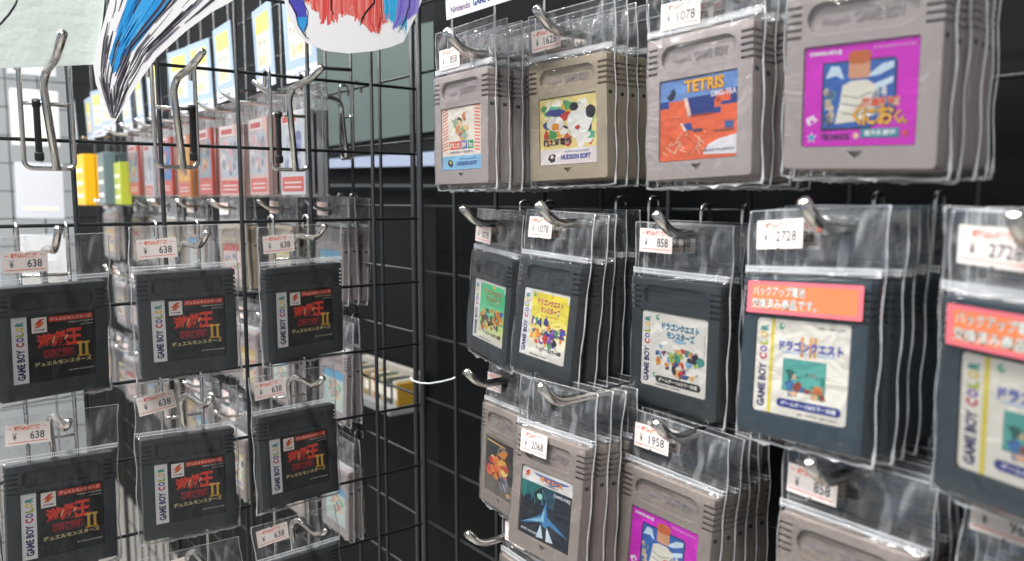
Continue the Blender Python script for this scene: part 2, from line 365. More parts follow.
def monsters(L, rg, cols, u0, v0, u1, v1, n, sz=.055):
    for i in range(n):
        L.blob(rg.uniform(u0, u1), rg.uniform(v0, v1), sz*rg.uniform(.5, 1.2), sz*rg.uniform(.5, 1.2), cols[i % len(cols)], 2+i*.05, .45, 9, rg)
    for i in range(n//3):
        a, b = rg.uniform(u0, u1), rg.uniform(v0, v1); L.stroke([(a, b), (a+rg.uniform(-.06, .06), b+rg.uniform(-.05, .05))], .4, '241f26', 4.2)
def swirl(L, u, v):
    L.blob(u, v, .028, .035, '2f9a6e', 3, .1, 12); L.blob(u+.008, v+.006, .014, .016, 'e6efe6', 4, .1, 10)
def lab_dqm(bg, tcol, tout, seed, cols, label_low=True):
    L = Label('c', 'ece6dc', 1.5); rg = random.Random(seed)
    if bg:
        for k in range(10): L.rect(.19, .06+.09*k, 1 if k < 9 else .96, .06+.09*(k+1.02), bg[k], 1)
    gbc_strip(L, .16, None if bg is None else 'e6e4e6')
    swirl(L, .245, .93)
    if bg: L.blob(.63, .93, .04, .025, 'e8b44a', 3, .2, 10, rg)
    L.t('ドラゴンクエスト', .32, .79, .88, .885, tcol, 5, .04, out=tout); L.t('モンスターズ', .40, .68, .82, .775, tcol, 5, .04, out=tout)
    if bg: L.t('テリーのワンダーランド', .42, .625, .80, .655, 'b8552c', 5)
    else: L.blob(.6, .66, .10, .025, '9cc4dd', 3, .1, 14, rg)
    monsters(L, rg, cols, .24, .22, .92, .56, 46)
    if bg: L.t('ゲームボーイ&カラー共通', .36, .115, .92, .185, '2a2428', 5, .05)
    else:
        L.rr(.24, .07, .93, .165, '1b1b1e', 4, 2); L.t('ゲームボーイ&カラー共通', .29, .092, .88, .145, 'ece6da', 5, .03)
        L.t('DMG-AM9J', .955, .45, .975, .8, '555050', 4, 0, 90); swirl(L, .22, .16)
    L.t('©ENIX 1998', .24, .03, .62, .05, '554f4c', 4)
    return L.mesh('label')
def lab_dq12():
    L = Label('c', M_CREAM, 1.5); rg = random.Random(21)
    L.rect(.165, 0.0, .205, 1, 'e2cf4a', 1); gbc_strip(L, .165, None); swirl(L, .285, .93)
    L.t('DMG-AEDJ-JPN', .66, .925, .95, .955, '5f5a56', 3)
    L.t('I·II', .50, .63, .67, .84, 'e0a04a', 2, .04)
    L.t('ドラゴンクエスト', .27, .68, .94, .79, '3a3f9c', 4, .04, out='b8c4ea'); L.rect(.30, .655, .86, .672, 'a9c6e6', 2)
    L.rect(.32, .265, .78, .60, '2f8a86', 2); L.rect(.33, .28, .77, .59, '57a79c', 3)
    monsters(L, rg, ['c8703c', '2a7f6a', '3a6fa8', 'e0b48a', '8f3f2f', '1f5f58', 'd88a50'], .36, .24, .76, .5, 34, .045)
    L.rr(.27, .085, .95, .175, '2b3480', 4, 2); L.t('ゲームボーイ&カラー共通', .32, .105, .90, .155, 'e9e9ef', 5, .03)
    L.t('©1999 ENIX', .5, .03, .92, .05, '5f5a56', 3)
    return L.mesh('label')
def lab_fire():
    L = Label('g', 'a99c8c', .8); rg = random.Random(31)
    L.rect(.0, .0, 1, .97, '1b1a20', 1); L.rect(0, 0, 1, .28, '6b6258', 1.5)
    L.poly([(.02, .93), (.7, .9), (.7, .875), (.02, .9)], 'd8b45a', 2)
    cols = ['e8642c', 'f0b03c', 'c22f24', 'f2d27a', 'd8452a', 'e88a34']
    for i in range(30): L.blob(rg.uniform(.1, .9), rg.uniform(.32, .64), .1, .06, cols[i % 6], 2+i*.05, .4, 9, rg)
    L.poly([(.42, .72), (.62, .84), (.8, .82), (.66, .68)], 'e08a34', 4); L.stroke([(.4, .7), (.5, .86), (.75, .84)], .5, 'c9c4c0', 5)
    for i in range(12): u = rg.uniform(.4, .85); v = rg.uniform(.22, .42); L.stroke([(u, v), (u+.1, v-.12)], .6, rg.choice(('8fb4cc', 'd8e2e8', '4a7494')), 5)
    L.blob(.85, .1, .08, .04, 'e2b07a', 5, .2, 10, rg)
    return L.mesh('label')
def lab_ship():
    L = Label('g', 'e6e1dc', 2.5); rg = random.Random(41)
    L.rect(.0, .04, 1, .80, '141c28', 1); L.rect(0, 0, 1, .05, '141c28', 1)
    L.poly([(.0, .8), (.0, .55), (.2, .62), (.45, .8)], '1f6f6a', 2); L.poly([(.45, .8), (.5, .55), (.66, .5), (.72, .8)], '1d4a56', 2)
    for i in range(12): u = rg.uniform(.05, .5); L.stroke([(u, rg.uniform(.5, .6)), (u+rg.uniform(-.05, .05), rg.uniform(.65, .78))], .5, rg.choice(('2f8f84', '16525a', '3a6f8c')), 3)
    L.blob(.39, .63, .05, .04, '9fd8c4', 4, .3, 10, rg)
    L.poly([(.02, .14), (.44, .38), (.52, .60), (.56, .38), (.98, .20), (.60, .27), (.52, .2), (.44, .27)], '3f7fb4', 4)
    L.poly([(.1, .19), (.44, .34), (.5, .5), (.5, .3)], '8fc0dc', 5)
    L.poly([(.36, .03), (.44, .24), (.5, .05)], 'cfe4ee', 5); L.poly([(.56, .03), (.56, .24), (.7, .05)], 'd6e6ee', 5)
    L.poly([(.06, .90), (.1, .95), (.17, .96), (.12, .9)], 'd8402c', 4); L.poly([(.06, .87), (.12, .87), (.17, .92), (.11, .92)], 'e0692c', 4)
    L.poly([(.22, .95), (.94, .95), (.6, .84)], '3f6fb4', 3); L.t('ネメシス', .36, .865, .82, .935, 'ef9a3c', 6, .06, out='8f3a1c')
    L.t('NEMESIS II', .48, .82, .72, .845, '5f4a40', 4); L.t('DMG-NEJ', .66, .70, .97, .76, 'c9d2d8', 6, .04); L.t('©1991 KONAMI', .05, .055, .38, .095, 'c9d2d8', 6, .03)
    return L.mesh('label')
def lab_cyan(seed=51, top='6fb4d8', low='cfe0d8'):
    L = Label('g', 'd8dfe2', 1.0); rg = random.Random(seed)
    L.rect(0, .0, 1, .8, low, 1); L.rect(0, .8, 1, 1, top, 2)
    for i in range(24): L.blob(rg.uniform(.15, .9), rg.uniform(.3, .7), .07, .06, rg.choice(('e0b0a0', '9fc4a0', 'e8d9b0', '6f8fb4', 'c9736a')), 3+i*.03, .3, 9, rg)
    return L.mesh('label')
GR = ['e9e6c9', 'd9dfa0', 'cfe08a', '9fd48c', '7fd49a', '63cc92', '55c98c', '4fc486', '4fc486', '4fc486']
YE = ['efe9dc', 'efe9d6', 'f0e8c6', 'f0e6ac', 'f0e38e', 'f0e070', 'f0de5c', 'f0dc50', 'f0dc48', 'f0dc48']
MON = ['c8382c', '3f52a8', 'e8943c', '6f3f8c', 'efe0c0', '2f3f86', 'd86a3a', '2a2a34', 'f0c45a', '8f5fb0', '4a8f6a']
MON3 = ['a8c04a', 'c8443c', '2f4f86', '7aa8cc', 'd88a3c', '2a2a2e', 'efe9dc', '5f3f34', 'e8b46a', '3f8f84', '7a3f6a', 'f3efe6']
LAB = dict(duel=lab_duel(), pale=lab_train_pale(), colour=lab_train_colour(), blocks=lab_blocks(), magenta=lab_magenta(),
           green=lab_dqm(GR, '8a3a24', 'e8e0a0', 11, ['d88a2c', 'e8a83c', '3f5fa8', 'c86a2c', '5f3f24', '2f5f3a', '6f4fa0', 'e8c06a']),
           yellow=lab_dqm(YE, 'c02f24', 'f4ecc0', 12, MON), white=lab_dqm(None, '2f6f8c', 'a8cfe0', 13, MON3), dq=lab_dq12(),
           fire=lab_fire(), ship=lab_ship(), cyan=lab_cyan(), tan=lab_cyan(52, 'd8b46a', 'e8d4b0'), red=lab_cyan(53, 'c8584a', 'e6cfc8'))
# ------------------------------------------------------------------ bags
def sstep(a, b, x):
    t = max(0, min(1, (x-a)/(b-a))); return t*t*(3-2*t)
def bag(seed, hw=31.5, zb=-3.5, zzip=67.5, zt=93.0, hole=(0, 81)):
    rg = random.Random(seed); ph = [rg.uniform(0, 6.28) for _ in range(12)]
    lean = rg.uniform(-1.5, 1.5); tw = rg.uniform(-.06, .06)
    def wr(x, z, k):
        return (math.sin(x*.21+z*.11+ph[k])+math.sin(-x*.13+z*.29+ph[k+1])+.7*math.sin(x*.47+z*.05*math.sin(ph[k+2])+ph[k+3])+.5*math.sin(x*.35-z*.5+ph[k+2]))/3
    def out(x, z): # 0 over the cartridge .. 1 at the rim
        ox = max(0, abs(x)-28.4)/(hw-28.4); oz = max(0, -z)/(-zb); oh = sstep(64.5, 70, z)
        return min(1, max(ox, oz, oh))
    def yf(x, z):
        o = out(x, z); e = sstep(hw, hw-8, abs(x))*sstep(zt, zt-8, z)
        base = -.75*(1-o)+3.6*o
        h = sstep(68, 76, z)
        return base-.35*abs(wr(x, z, 0))*(1-h)+h*(1.5*wr(x, z, 4)-.8)*e+(z-zzip)/30*lean*h
    def yb(x, z):
        o = out(x, z); e = sstep(hw, hw-8, abs(x))*sstep(zt, zt-8, z)
        base = (7.9)*(1-o)+4.2*o; h = sstep(68, 76, z)
        return base+.25*abs(wr(x, z, 5))*(1-h)+h*(1.3*wr(x, z, 4)-.3)*e+(z-zzip)/30*lean*h
    def xx(x, z):
        return x+tw*(z-zzip)*sstep(66, 70, z)+.5*math.sin(z*.2+ph[8])*(abs(x)/hw)
    xs = [-hw, -30.2, -28.6, -24, -18, -12, -6, 0, 6, 12, 18, 24, 28.6, 30.2, hw]; hx, hz = hole
    xs = sorted(set([x for x in xs if abs(x-hx) > 2.6]+[hx-2.6, hx+2.6])); xs = [x for x in xs]
    zs = [zb, -1.8, -.3, 5, 11, 17, 23, 29, 35, 41, 47, 53, 59, 64.4, 66.2, 69, 72, 75, hz-2.6, hz+2.6, 86.5, 89.5, 91.5, zt]
    zs = sorted(set(zs)); b = MB()
    for fn in (yf, yb):
        vs = [(xx(x, z)*mm, fn(x, z)*mm, z*mm) for z in zs for x in xs]; nx = len(xs); fs = []; fh = []
        for j in range(len(zs)-1):
            for i in range(nx-1):
                cx = (xs[i]+xs[i+1])/2; cz = (zs[j]+zs[j+1])/2
                if abs(cx-hx) < 2.7 and abs(cz-hz) < 2.7: continue
                (fs if cz < 66 else fh).append((j*nx+i, j*nx+i+1, (j+1)*nx+i+1, (j+1)*nx+i))
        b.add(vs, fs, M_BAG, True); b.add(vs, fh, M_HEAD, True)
    ym = lambda x, z: (yf(x, z)+yb(x, z))/2
    loop = [(-hw, z) for z in zs[::-1]]+[(x, zb) for x in xs[1:]]+[(hw, z) for z in zs[1:]]
    rr = [(.28+.22*rg.random())*mm if z > 0 else (.45+.5*rg.random())*mm for x, z in loop]
    b.tube([(xx(x, z)*mm, ym(x, z)*mm, z*mm+(rg.uniform(-.5, .5)*mm if z < 0 else 0)) for x, z in loop], rr, M_SEAM, 5)
    b.tube([(xx(x, zt)*mm, ym(x, zt)*mm, zt*mm) for x in xs], .2*mm, M_SEAM, 4)
    # crumpled film below the cartridge
    for k in range(5):
        x = rg.uniform(-26, 24); w = rg.uniform(2, 6)
        b.add([((x)*mm, 2*mm, zb*mm), ((x+w)*mm, (1+rg.random()*3)*mm, (zb-rg.uniform(.4, 1.6))*mm), ((x+w*1.6)*mm, 3*mm, zb*mm)], [(0, 1, 2)], M_SEAM)
    fb = b; b = MB()
    # zip: two ridges and tick marks
    for dz in (0, 1.5):
        b.tube([(xx(x, zzip)*mm, (yf(x, zzip+dz)-.1)*mm, (zzip+dz)*mm) for x in xs], .22*mm, M_ZIP, 5)
    x = -hw+1
    while x < hw-1:
        b.box(((x)*mm, (yf(x, zzip)-.25)*mm, (zzip-.9)*mm), ((x+.35)*mm, (yf(x, zzip)+.1)*mm, (zzip+2.3)*mm), M_ZIP); x += 1.15
    return fb.mesh('plastic_bag'), b.mesh('zip_seal'), (yf, xx)
BAGS = [bag(s) for s in range(60, 68)]
HOLE_Z = .081
# ------------------------------------------------------------------ price sticker
def sticker(price, yy=0.0):
    b = MB(); w, h = 22.5, 12
    out = [(0, 0), (10.2, 0), (11, .8), (11.8, 0), (w, 0), (w, h), (12.2, h), (11.2, h-.9), (10.2, h), (0, h)]
    b.ext([[(x*mm, z*mm) for x, z in out]], 0, .12*mm, M_TAG)
    b.text('税込価格', 4.2*mm, 8.5*mm, 17.8*mm, 11*mm, -.03*mm, ink('d8553c'), .03)
    for x0 in (1.3, 18.8): b.box((x0*mm, -.03*mm, 9.6*mm), ((x0+1.9)*mm, 0, 9.95*mm), ink('d8553c'))
    b.box((1.2*mm, -.03*mm, 1.5*mm), (21.2*mm, 0, 1.85*mm), ink('cf4a3c'))
    b.text('¥', 3.6*mm, 3.0*mm, 5.6*mm, 7.2*mm, -.03*mm, ink('4a4a4e'), .01)
    b.text(price, (20-2.6*len(price))*mm, 2.9*mm, 19.6*mm, 7.4*mm, -.03*mm, ink('46464a'), .015)
    return b.mesh('price_sticker')
STK = {}
def get_sticker(p):
    if p not in STK: STK[p] = sticker(p)
    return STK[p]
def battery_sticker():
    b = MB(); w, h = 53, 13.2
    b.ext([rrect(0, 0, w*mm, h*mm, .5*mm)], 0, .1*mm, ink('c9636c'))
    b.box((2.2*mm, -.03*mm, 1.6*mm), (51*mm, 0, 11.6*mm), ink('cf7048'))
    for t, x0, x1, z0, z1 in (('バックアップ電池', 3, 28, 7.2, 11.2), ('交換済み商品です。', 2.4, 33.5, 2, 6.2)):
        b.text(t, (x0-.15)*mm, (z0-.15)*mm, (x1+.15)*mm, (z1+.15)*mm, -.05*mm, ink('2c2a28'), .06)
        b.text(t, x0*mm, z0*mm, x1*mm, z1*mm, -.08*mm, ink('c4cec8'), .01)
    return b.mesh('battery_sticker')
BATT = battery_sticker()
# ------------------------------------------------------------------ hooks (x right, y away from viewer, z up; arm axis at z=0, grid wire plane y=0)
def hook_mesh(L, tip=(11, 9), plate=True, dx=0, wz=.011, rod=2.0):
    b = MB(); r = rod*mm
    hw = 12.7*mm; top = wz; bot = wz-.064
    loop = fillet([(-hw, .004, top-.006), (-hw, .0035, top+.003), (-hw, -.004, top+.003), (-hw, -.0045, top-.01), (-hw, -.0045, bot), (hw, -.0045, bot), (hw, -.0045, top-.01), (hw, -.004, top+.003), (hw, .0035, top+.003), (hw, .004, top-.006)], .004)
    b.tube(loop, 1.15*mm, M_CHROME, 8)
    b.tube([(-hw, -.0045, wz-.027), (hw, -.0045, wz-.027)], 1.0*mm, M_CHROME, 8)
    pts = fillet([(dx+.002, -.006, bot+.001), (dx-.002, -.0085, -.004), (dx, -.016, .0005), (dx, -L, .0), (dx, -L-tip[0]*mm, tip[1]*mm)], .007, 6)
    b.tube(pts, r, M_CHROME, 12)
    e = pts[-1]; b2 = (pts[-1]-pts[-2]).normalized()
    b.tube([e-b2*.0002, e+b2*.0007], [r*.99, r*.6], M_CHROME, 12)
    return b
HOOKC = {}
def hook(mw, L, tip, label, group, rod=2.0):
    k = (round(L, 3), tip, rod)
    if k not in HOOKC: HOOKC[k] = hook_mesh(L, tip, rod=rod).mesh('display_hook')
    o = mobj('display_hook', HOOKC[k]); o.matrix_world = mw; tagit(o, label, 'hook', group); return o
# ------------------------------------------------------------------ placing
def frame(kind, p, yaw=0, pit=0, rol=0):
    if kind == 'w': ex, n = Vector((0, -1, 0)), Vector((-1, 0, 0))
    else: ex, n = Vector((1, 0, 0)), Vector((0, -1, 0))
    ez = Vector((0, 0, 1)); c, s = math.cos, math.sin
    ex, n = c(yaw)*ex+s(yaw)*n, c(yaw)*n-s(yaw)*ex
    ez, n = c(pit)*ez+s(pit)*n, c(pit)*n-s(pit)*ez
    ex, ez = c(rol)*ex+s(rol)*ez, c(rol)*ez-s(rol)*ex
    y = -n
    return Matrix(((ex.x, y.x, ez.x, p[0]), (ex.y, y.y, ez.y, p[1]), (ex.z, y.z, ez.z, p[2]), (0, 0, 0, 1)))
CNT = [0]
def cartridge(mw, sh, lab, label, group, price=None, batt=False, tagpos=None, tagrot=0, bagi=None):
    CNT[0] += 1
    r = root('game_cartridge', mw, label, 'game cartridge', group)
    mobj('shell', SH[sh], r); mobj('front_label', LAB[lab], r)
    i = CNT[0] % len(BAGS) if bagi is None else bagi
    me, zm, (yf, xx) = BAGS[i]; bo = mobj('plastic_bag', me, r); mobj('zip_seal', zm, bo)
    if price:
        tx, tz = tagpos or (-29, 75)
        y = min(yf(tx+a, tz+c) for a in (0, 6, 12, 17, 22.5) for c in (0, 4, 8, 12))-.45
        s = mobj('price_sticker', get_sticker(price), r, label='small white price sticker'); s.location = (tx*mm, y*mm, tz*mm); s.rotation_euler = (0, R(-tagrot), 0)
    if batt:
        s = mobj('notice_sticker', BATT, r, label='pink and orange notice sticker with two lines of Japanese text'); s.location = (-26*mm, -1.45*mm, 50*mm)
    return r
ORD = ['second', 'third', 'fourth', 'fifth', 'sixth', 'seventh', 'eighth', 'ninth']
# wall stacks: key: (pose, shell, label art, n deep, price, description, hook (Xbend, Y, z, tip))
WALL = {
 'A1': ((-.0515, -.1433, -.0103, 1.5, 0, .4), 'g', 'pale', 7, '858', 'grey cartridge with pale striped label over a light blue band', 'leftmost stack, top row', (-.051, -.146, .066)),
 'A2': ((-.026, -.2098, -.0087, -4.9, .5, 1.2), 'gt', 'colour', 4, '1628', 'yellowed grey cartridge with busy orange and white cartoon label', 'yellowed stack, top row', (-.034, -.205, .071)),
 'A3': ((-.0358, -.3061, -.010, -1.3, -1.5, 1.8), 'g', 'blocks', 5, '1078', 'grey cartridge with orange label reading TETRIS', 'orange TETRIS stack', (-.044, -.306, .072)),
 'A4': ((-.0404, -.383, -.0083, -2.5, 3.5, -1.8), 'g', 'magenta', 5, '1958', 'large near grey cartridge with magenta DMG-KUJ label at top right', 'magenta stack at top right', (-.049, -.383, .073)),
 'B1': ((-.0267, -.133, -.1198, 10.2, -2.8, -3.3), 'c', 'green', 4, '1078', 'black cartridge with green and orange label, leftmost of the middle row', 'green labelled stack', (-.035, -.137, -.035)),
 'B2': ((-.0397, -.2011, -.1185, 4.7, -5.7, -1.8), 'c', 'yellow', 5, '1078', 'black cartridge with yellow label and red lettering', 'yellow labelled stack', (-.045, -.199, -.034)),
 'B3': ((-.020, -.2806, -.1245, 2.4, -.7, -.6), 'c', 'white', 4, '858', 'black cartridge with white label of small coloured figures', 'white labelled stack', (-.030, -.281, -.036)),
 'B4': ((-.045, -.3654, -.1153, 4.6, -6, 2.7), 'cb', 'dq', 5, '2728', 'blue black cartridge, cream label and pink notice sticker wholly in view', 'pink sticker stack wholly in view', (-.052, -.362, -.032)),
 'B5': ((-.0579, -.4511, -.1159, 9.8, 4.8, -2.5), 'cb', 'dq', 6, '2728', 'blue black cartridge with pink notice sticker cut off by the right edge', 'pink sticker stack at right edge', (-.066, -.450, -.034)),
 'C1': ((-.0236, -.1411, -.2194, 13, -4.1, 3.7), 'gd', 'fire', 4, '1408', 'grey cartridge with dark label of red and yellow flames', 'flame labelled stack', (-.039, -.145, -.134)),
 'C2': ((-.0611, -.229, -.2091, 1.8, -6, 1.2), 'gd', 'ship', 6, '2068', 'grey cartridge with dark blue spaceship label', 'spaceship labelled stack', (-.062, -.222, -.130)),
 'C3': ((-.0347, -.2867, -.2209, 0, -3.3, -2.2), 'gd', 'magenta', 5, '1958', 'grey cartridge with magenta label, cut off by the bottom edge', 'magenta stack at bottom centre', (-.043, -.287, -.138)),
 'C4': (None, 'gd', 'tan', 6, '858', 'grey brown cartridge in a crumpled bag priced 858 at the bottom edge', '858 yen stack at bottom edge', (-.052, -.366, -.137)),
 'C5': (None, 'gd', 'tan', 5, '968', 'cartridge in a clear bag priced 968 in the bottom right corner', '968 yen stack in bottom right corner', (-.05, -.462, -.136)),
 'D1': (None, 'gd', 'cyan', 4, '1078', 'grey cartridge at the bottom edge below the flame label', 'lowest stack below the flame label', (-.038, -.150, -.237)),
}
p = at(0, -.040, 774, 512.3); q4 = at(0, -.047, 825, 483); WALL['C4'] = WALL['C4'][:7]+((q4.x, q4.y, q4.z),)
WALL['C4'] = ((-.040, p.y-.0288, p.z-.065, 2, -3, 0),)+WALL['C4'][1:]
WALL['C5'] = ((-.048, -.4575, -.2150, 3, -2, 0),)+WALL['C5'][1:]
p = at(0, -.03, 493.7, 555); WALL['D1'] = ((-.03, p.y-.0288, p.z-.065, 6, -2, 1),)+WALL['D1'][1:]
XP = .015                                   # wall grid plane
TAGP = {'A1': (-24, 69), 'A2': (-27, 72), 'A3': (-22, 69), 'A4': (-28, 76), 'B1': (-27, 72), 'B2': (-25, 77), 'B3': (-26, 78), 'B4': (-25, 76.5), 'B5': (-25, 76), 'C1': (-27, 74), 'C2': (-22, 53), 'C3': (-25, 75.5), 'C4': (-27, 74), 'C5': (-28, 85), 'D1': (-24, 76)}
WALLHOOK = {}
BEND = {'A1': (462.8, 51.7), 'A2': (551.9, 30.3), 'B1': (477.4, 224), 'B2': (556, 224), 'B3': (671.8, 235), 'B4': (820, 230), 'C1': (480.5, 385), 'C2': (557.5, 403), 'C3': (672, 440.6), 'C4': (825, 483), 'D1': (482, 544.6)}
for key, (pose, sh, lab, n, price, desc, where, hk) in WALL.items():
    x, y, z, yw, pt, rl = pose; hk = (x-.007, hk[1], hk[2])
    if key in BEND: q = at(0, hk[0], *BEND[key]); hk = (q.x, q.y, q.z)
    drift = max(-.004, min(.004, hk[1]-y)); rg = random.Random(key); g = 'bagged cartridges in the '+where
    step = min(.0098, (XP-.004-x-.0088)/max(n-1, 1)+.0)
    for i in range(n):
        f = 1-i/max(n-1, 1)*.9
        jy = 0 if i == 0 else drift*(1-f)+rg.uniform(-.0016, .0016)
        jz = 0 if i == 0 else rg.uniform(-.0012, .0008)
        mw = frame('w', (x+i*step, y+jy, z+jz), R(yw*f)+(0 if i == 0 else R(rg.uniform(-1, 1))*0), R(pt*f), R(rl*f)+(0 if i == 0 else R(rg.uniform(-.8, .8))))
        if i == 0: t = desc+', front of stack'
        elif i == n-1: t = 'rearmost bagged cartridge, nearest the grid, of the '+where
        else: t = ORD[i-1]+' bagged cartridge from the front of the '+where
        cartridge(mw, sh, lab, t, g, price if i < 3 else None, batt=(lab == 'dq' and i < 2), tagpos=TAGP[key], tagrot=rg.uniform(-2, 2), bagi=rg.randrange(8))
    # the hook: arm reaches through the bags
    L = XP-hk[0]
    hook(frame('w', (XP, hk[1], hk[2])), L, (11.5, 10.5), 'chrome hook with upturned tip carrying the '+where, 'chrome hooks on the wall grid', 2.6)
# fin stacks
FIN = {
 'F11': ((-.2509, -.0185, -.1323, -7.8, 5.5, .7), 'left column, upper row'), 'F12': ((-.1769, -.0244, -.1287, 5.1, 3.6, .9), 'middle column, upper row'),
 'F13': ((-.0945, -.0130, -.1305, -4, 2, 1.3), 'right column, upper row'), 'F21': ((-.2524, -.019, -.2369, -3.1, -3.3, -2.1), 'left column, lower row'),
 'F22': ((-.1781, -.0150, -.2363, 4.5, -2.9, -.9), 'middle column, lower row'), 'F23': ((-.1022, -.0151, -.233, -1.2, -1.5, .9), 'right column, lower row'),
 'F32': ((-.177, -.0165, -.3420, 3, -2, 0), 'middle column, cut off at the bottom'), 'F33': ((-.1025, -.016, -.3385, 0, -2, 1), 'right column, cut off at the bottom'),
}
FTAG = {'F11': (-24, 73), 'F12': (-27, 73.5), 'F13': (-29, 75), 'F21': (-28, 77), 'F22': (-28.5, 80), 'F23': (-29, 77), 'F32': (-28, 76), 'F33': (-30, 78)}
FROT = {'F11': 0, 'F12': 2, 'F13': 2, 'F21': -1, 'F22': 9, 'F23': 3, 'F32': 3, 'F33': 4}
for key, (pose, where) in FIN.items():
    x, y, z, yw, pt, rl = pose
    cartridge(frame('f', (x, y, z), R(yw), R(pt), R(rl)), 'c', 'duel', 'black cartridge priced 638 on the side grid, '+where, 'black cartridges on the side grid', '638', tagpos=FTAG[key], tagrot=FROT[key], bagi={'F11': 0, 'F12': 1, 'F13': 2, 'F21': 3, 'F22': 4, 'F23': 5}.get(key, 6))
ZL = .01528
for key, (hx, hz, L, tip, where) in {
  'F11': (-.2515, -.0475, .044, (17, 13), 'in the left column, upper row'), 'F12': (-.176, -.0475, .050, (14, 9), 'in the middle column, upper row'), 'F13': (-.100, -.045, .046, (13, 8.5), 'in the right column, upper row'),
  'F21': (-.253, -.145, .052, (14, 8), 'in the left column, lower row'), 'F22': (-.178, -.1445, .052, (13, 8), 'in the middle column, lower row'), 'F23': (-.1055, -.143, .050, (12, 7.5), 'in the right column, lower row'),
  'F32': (-.178, -.249, .052, (13, 8), 'in the middle column at the bottom edge'), 'F33': (-.106, -.2465, .049, (13, 8), 'in the right column at the bottom edge')}.items():
    hook(frame('f', (hx, 0, hz)), L, tip, 'chrome hook on the side grid, '+where, 'chrome hooks on the side grid')
def empty_hook(hx, hz, L, tip, label, side, arm_dx=0):
    r = root('empty_display_hook', frame('f', (hx, 0, hz)), label, 'hook', 'empty chrome hooks on the side grid')
    b = MB(); hw = 12.9*mm; bot = -.0515; topz = .0125
    b.tube(fillet([(-hw, .004, topz-.008), (-hw, .0035, topz+.003), (-hw, -.004, topz+.003), (-hw, -.0045, topz-.01), (-hw, -.0045, bot), (hw, -.0045, bot), (hw, -.0045, topz-.01), (hw, -.004, topz+.003), (hw, .0035, topz+.003), (hw, .004, topz-.008)], .005), 1.35*mm, M_CHROME, 10)
    b.tube([(-hw, -.0045, -.0145), (hw, -.0045, -.0145)], 1.2*mm, M_CHROME, 8)
    b.obj('back_frame', r)
    b = MB(); pts = fillet([(.003+arm_dx, -.007, bot-.001), (-.002+arm_dx, -.010, -.004), (0, -.013, .0035), (0, -L, .006), (0, -L-tip[0]*mm, tip[1]*mm)], .005, 7)
    b.tube(pts, 2.25*mm, M_CHROME, 14); e = pts[-1]; d = (pts[-1]-pts[-2]).normalized(); b.tube([e-d*.0002, e+d*.0008], [2.2*mm, 1.3*mm], M_CHROME, 14)
    b.obj('arm', r)
    b = MB(); b.box((side-.0017, -.0085, -.045), (side+.0017, -.0055, -.012), M_BLACKPL, .0008); b.box((side-.0024, -.009, -.0475), (side+.0024, -.005, -.042), M_BLACKPL, .0012)
    b.tube([(side-.002, -.007, -.0145), (side+.002, -.007, -.0145)], .0024, M_BLACKPL, 10)
    b.obj('clip', r, label='black plastic clip')
empty_hook(-.2455, .050, .043, (26, 15), 'empty chrome hook at upper left in front of the pale glossy sheet', -.0055)
empty_hook(-.1745, .0525, .042, (22, 12), 'empty chrome hook right of the drawn wing tip', .0095)
empty_hook(-.0995, .0525, .042, (17, 11), 'empty chrome hook below the red and white drawn cutout', -.0085)
# ------------------------------------------------------------------ grids
def grid(name, origin, ax, n_from, n_to, voff, vs, z0, dz, ka, kb, label, ends, zlo=-.75, zhi=.5, rv=1.45*mm, rh=1.1*mm, cat='wire grid', front=-1):
    """ax: horizontal direction; verticals at s=voff+vs*j; horizontals z0-dz*k between s-range ends"""
    o = Vector(origin); a = Vector(ax); nrm = Vector((-1, 0, 0)) if abs(a.y) > .5 else Vector((0, -1, 0))
    r = root(name, Matrix.Translation(o), label, cat)
    b = MB()
    for j in range(n_from, n_to):
        s = voff+vs*j; b.tube([a*s+Vector((0, 0, zlo)), a*s+Vector((0, 0, zhi))], rv, M_WIRE, 8)
    b.obj('upright_wires', r)
    b = MB()
    for k in range(ka, kb):
        z = z0-dz*k; q = nrm*-(rv+rh)*.8
        b.tube([a*ends[0]+q+Vector((0, 0, z)), a*ends[1]+q+Vector((0, 0, z))], rh, M_WIRE, 8)
    b.obj('cross_wires', r)
    for e in ends:
        b = MB(); b.tube([a*e+Vector((0, 0, zlo-.01)), a*e+Vector((0, 0, zhi+.01))], 2.3*mm, M_WIRE, 10); b.obj('end_post', r)
    return r
K = (XP-CAM.x)/(-CAM.x)
ws = .05*K; wz0 = CAM.z+K*(.02498-CAM.z); wy0 = CAM.y+K*(-.05987-CAM.y)
grid('side_wire_grid', (0, 0, 0), (-1, 0, 0), 0, 13, .03287, .05, ZL, .05, -8, 14, 'black wire grid panel standing out towards the left, hung with black cartridges', (-.0085, .70))
grid('wall_wire_grid', (XP, 0, 0), (0, -1, 0), 0, 10, -wy0, ws, wz0, ws, -8, 14, 'black wire grid panel along the right, hung with two colours of cartridge', (-.0114, .55))
grid('rear_wire_grid', (XP, 0, 0), (0, 1, 0), 1, 22, .022, ws, wz0, ws, -8, 14, 'black wire grid panel continuing behind the side grid towards the far left', (.021, 1.14))
# zip tie
b = MB(); tp = [at(0, -.004, x, y) for x, y in ((410.5, 377.5), (412.5, 380.5), (420, 383), (430, 383.5), (442, 381.5), (452, 379), (455, 377.5))]
b.tube(tp, .7*mm, mat('zip_tie', 'c9cfd2', .3), 6)
tagit(b.obj('cable_tie'), 'pale cable tie looped round the corner posts of the grids', 'cable tie')
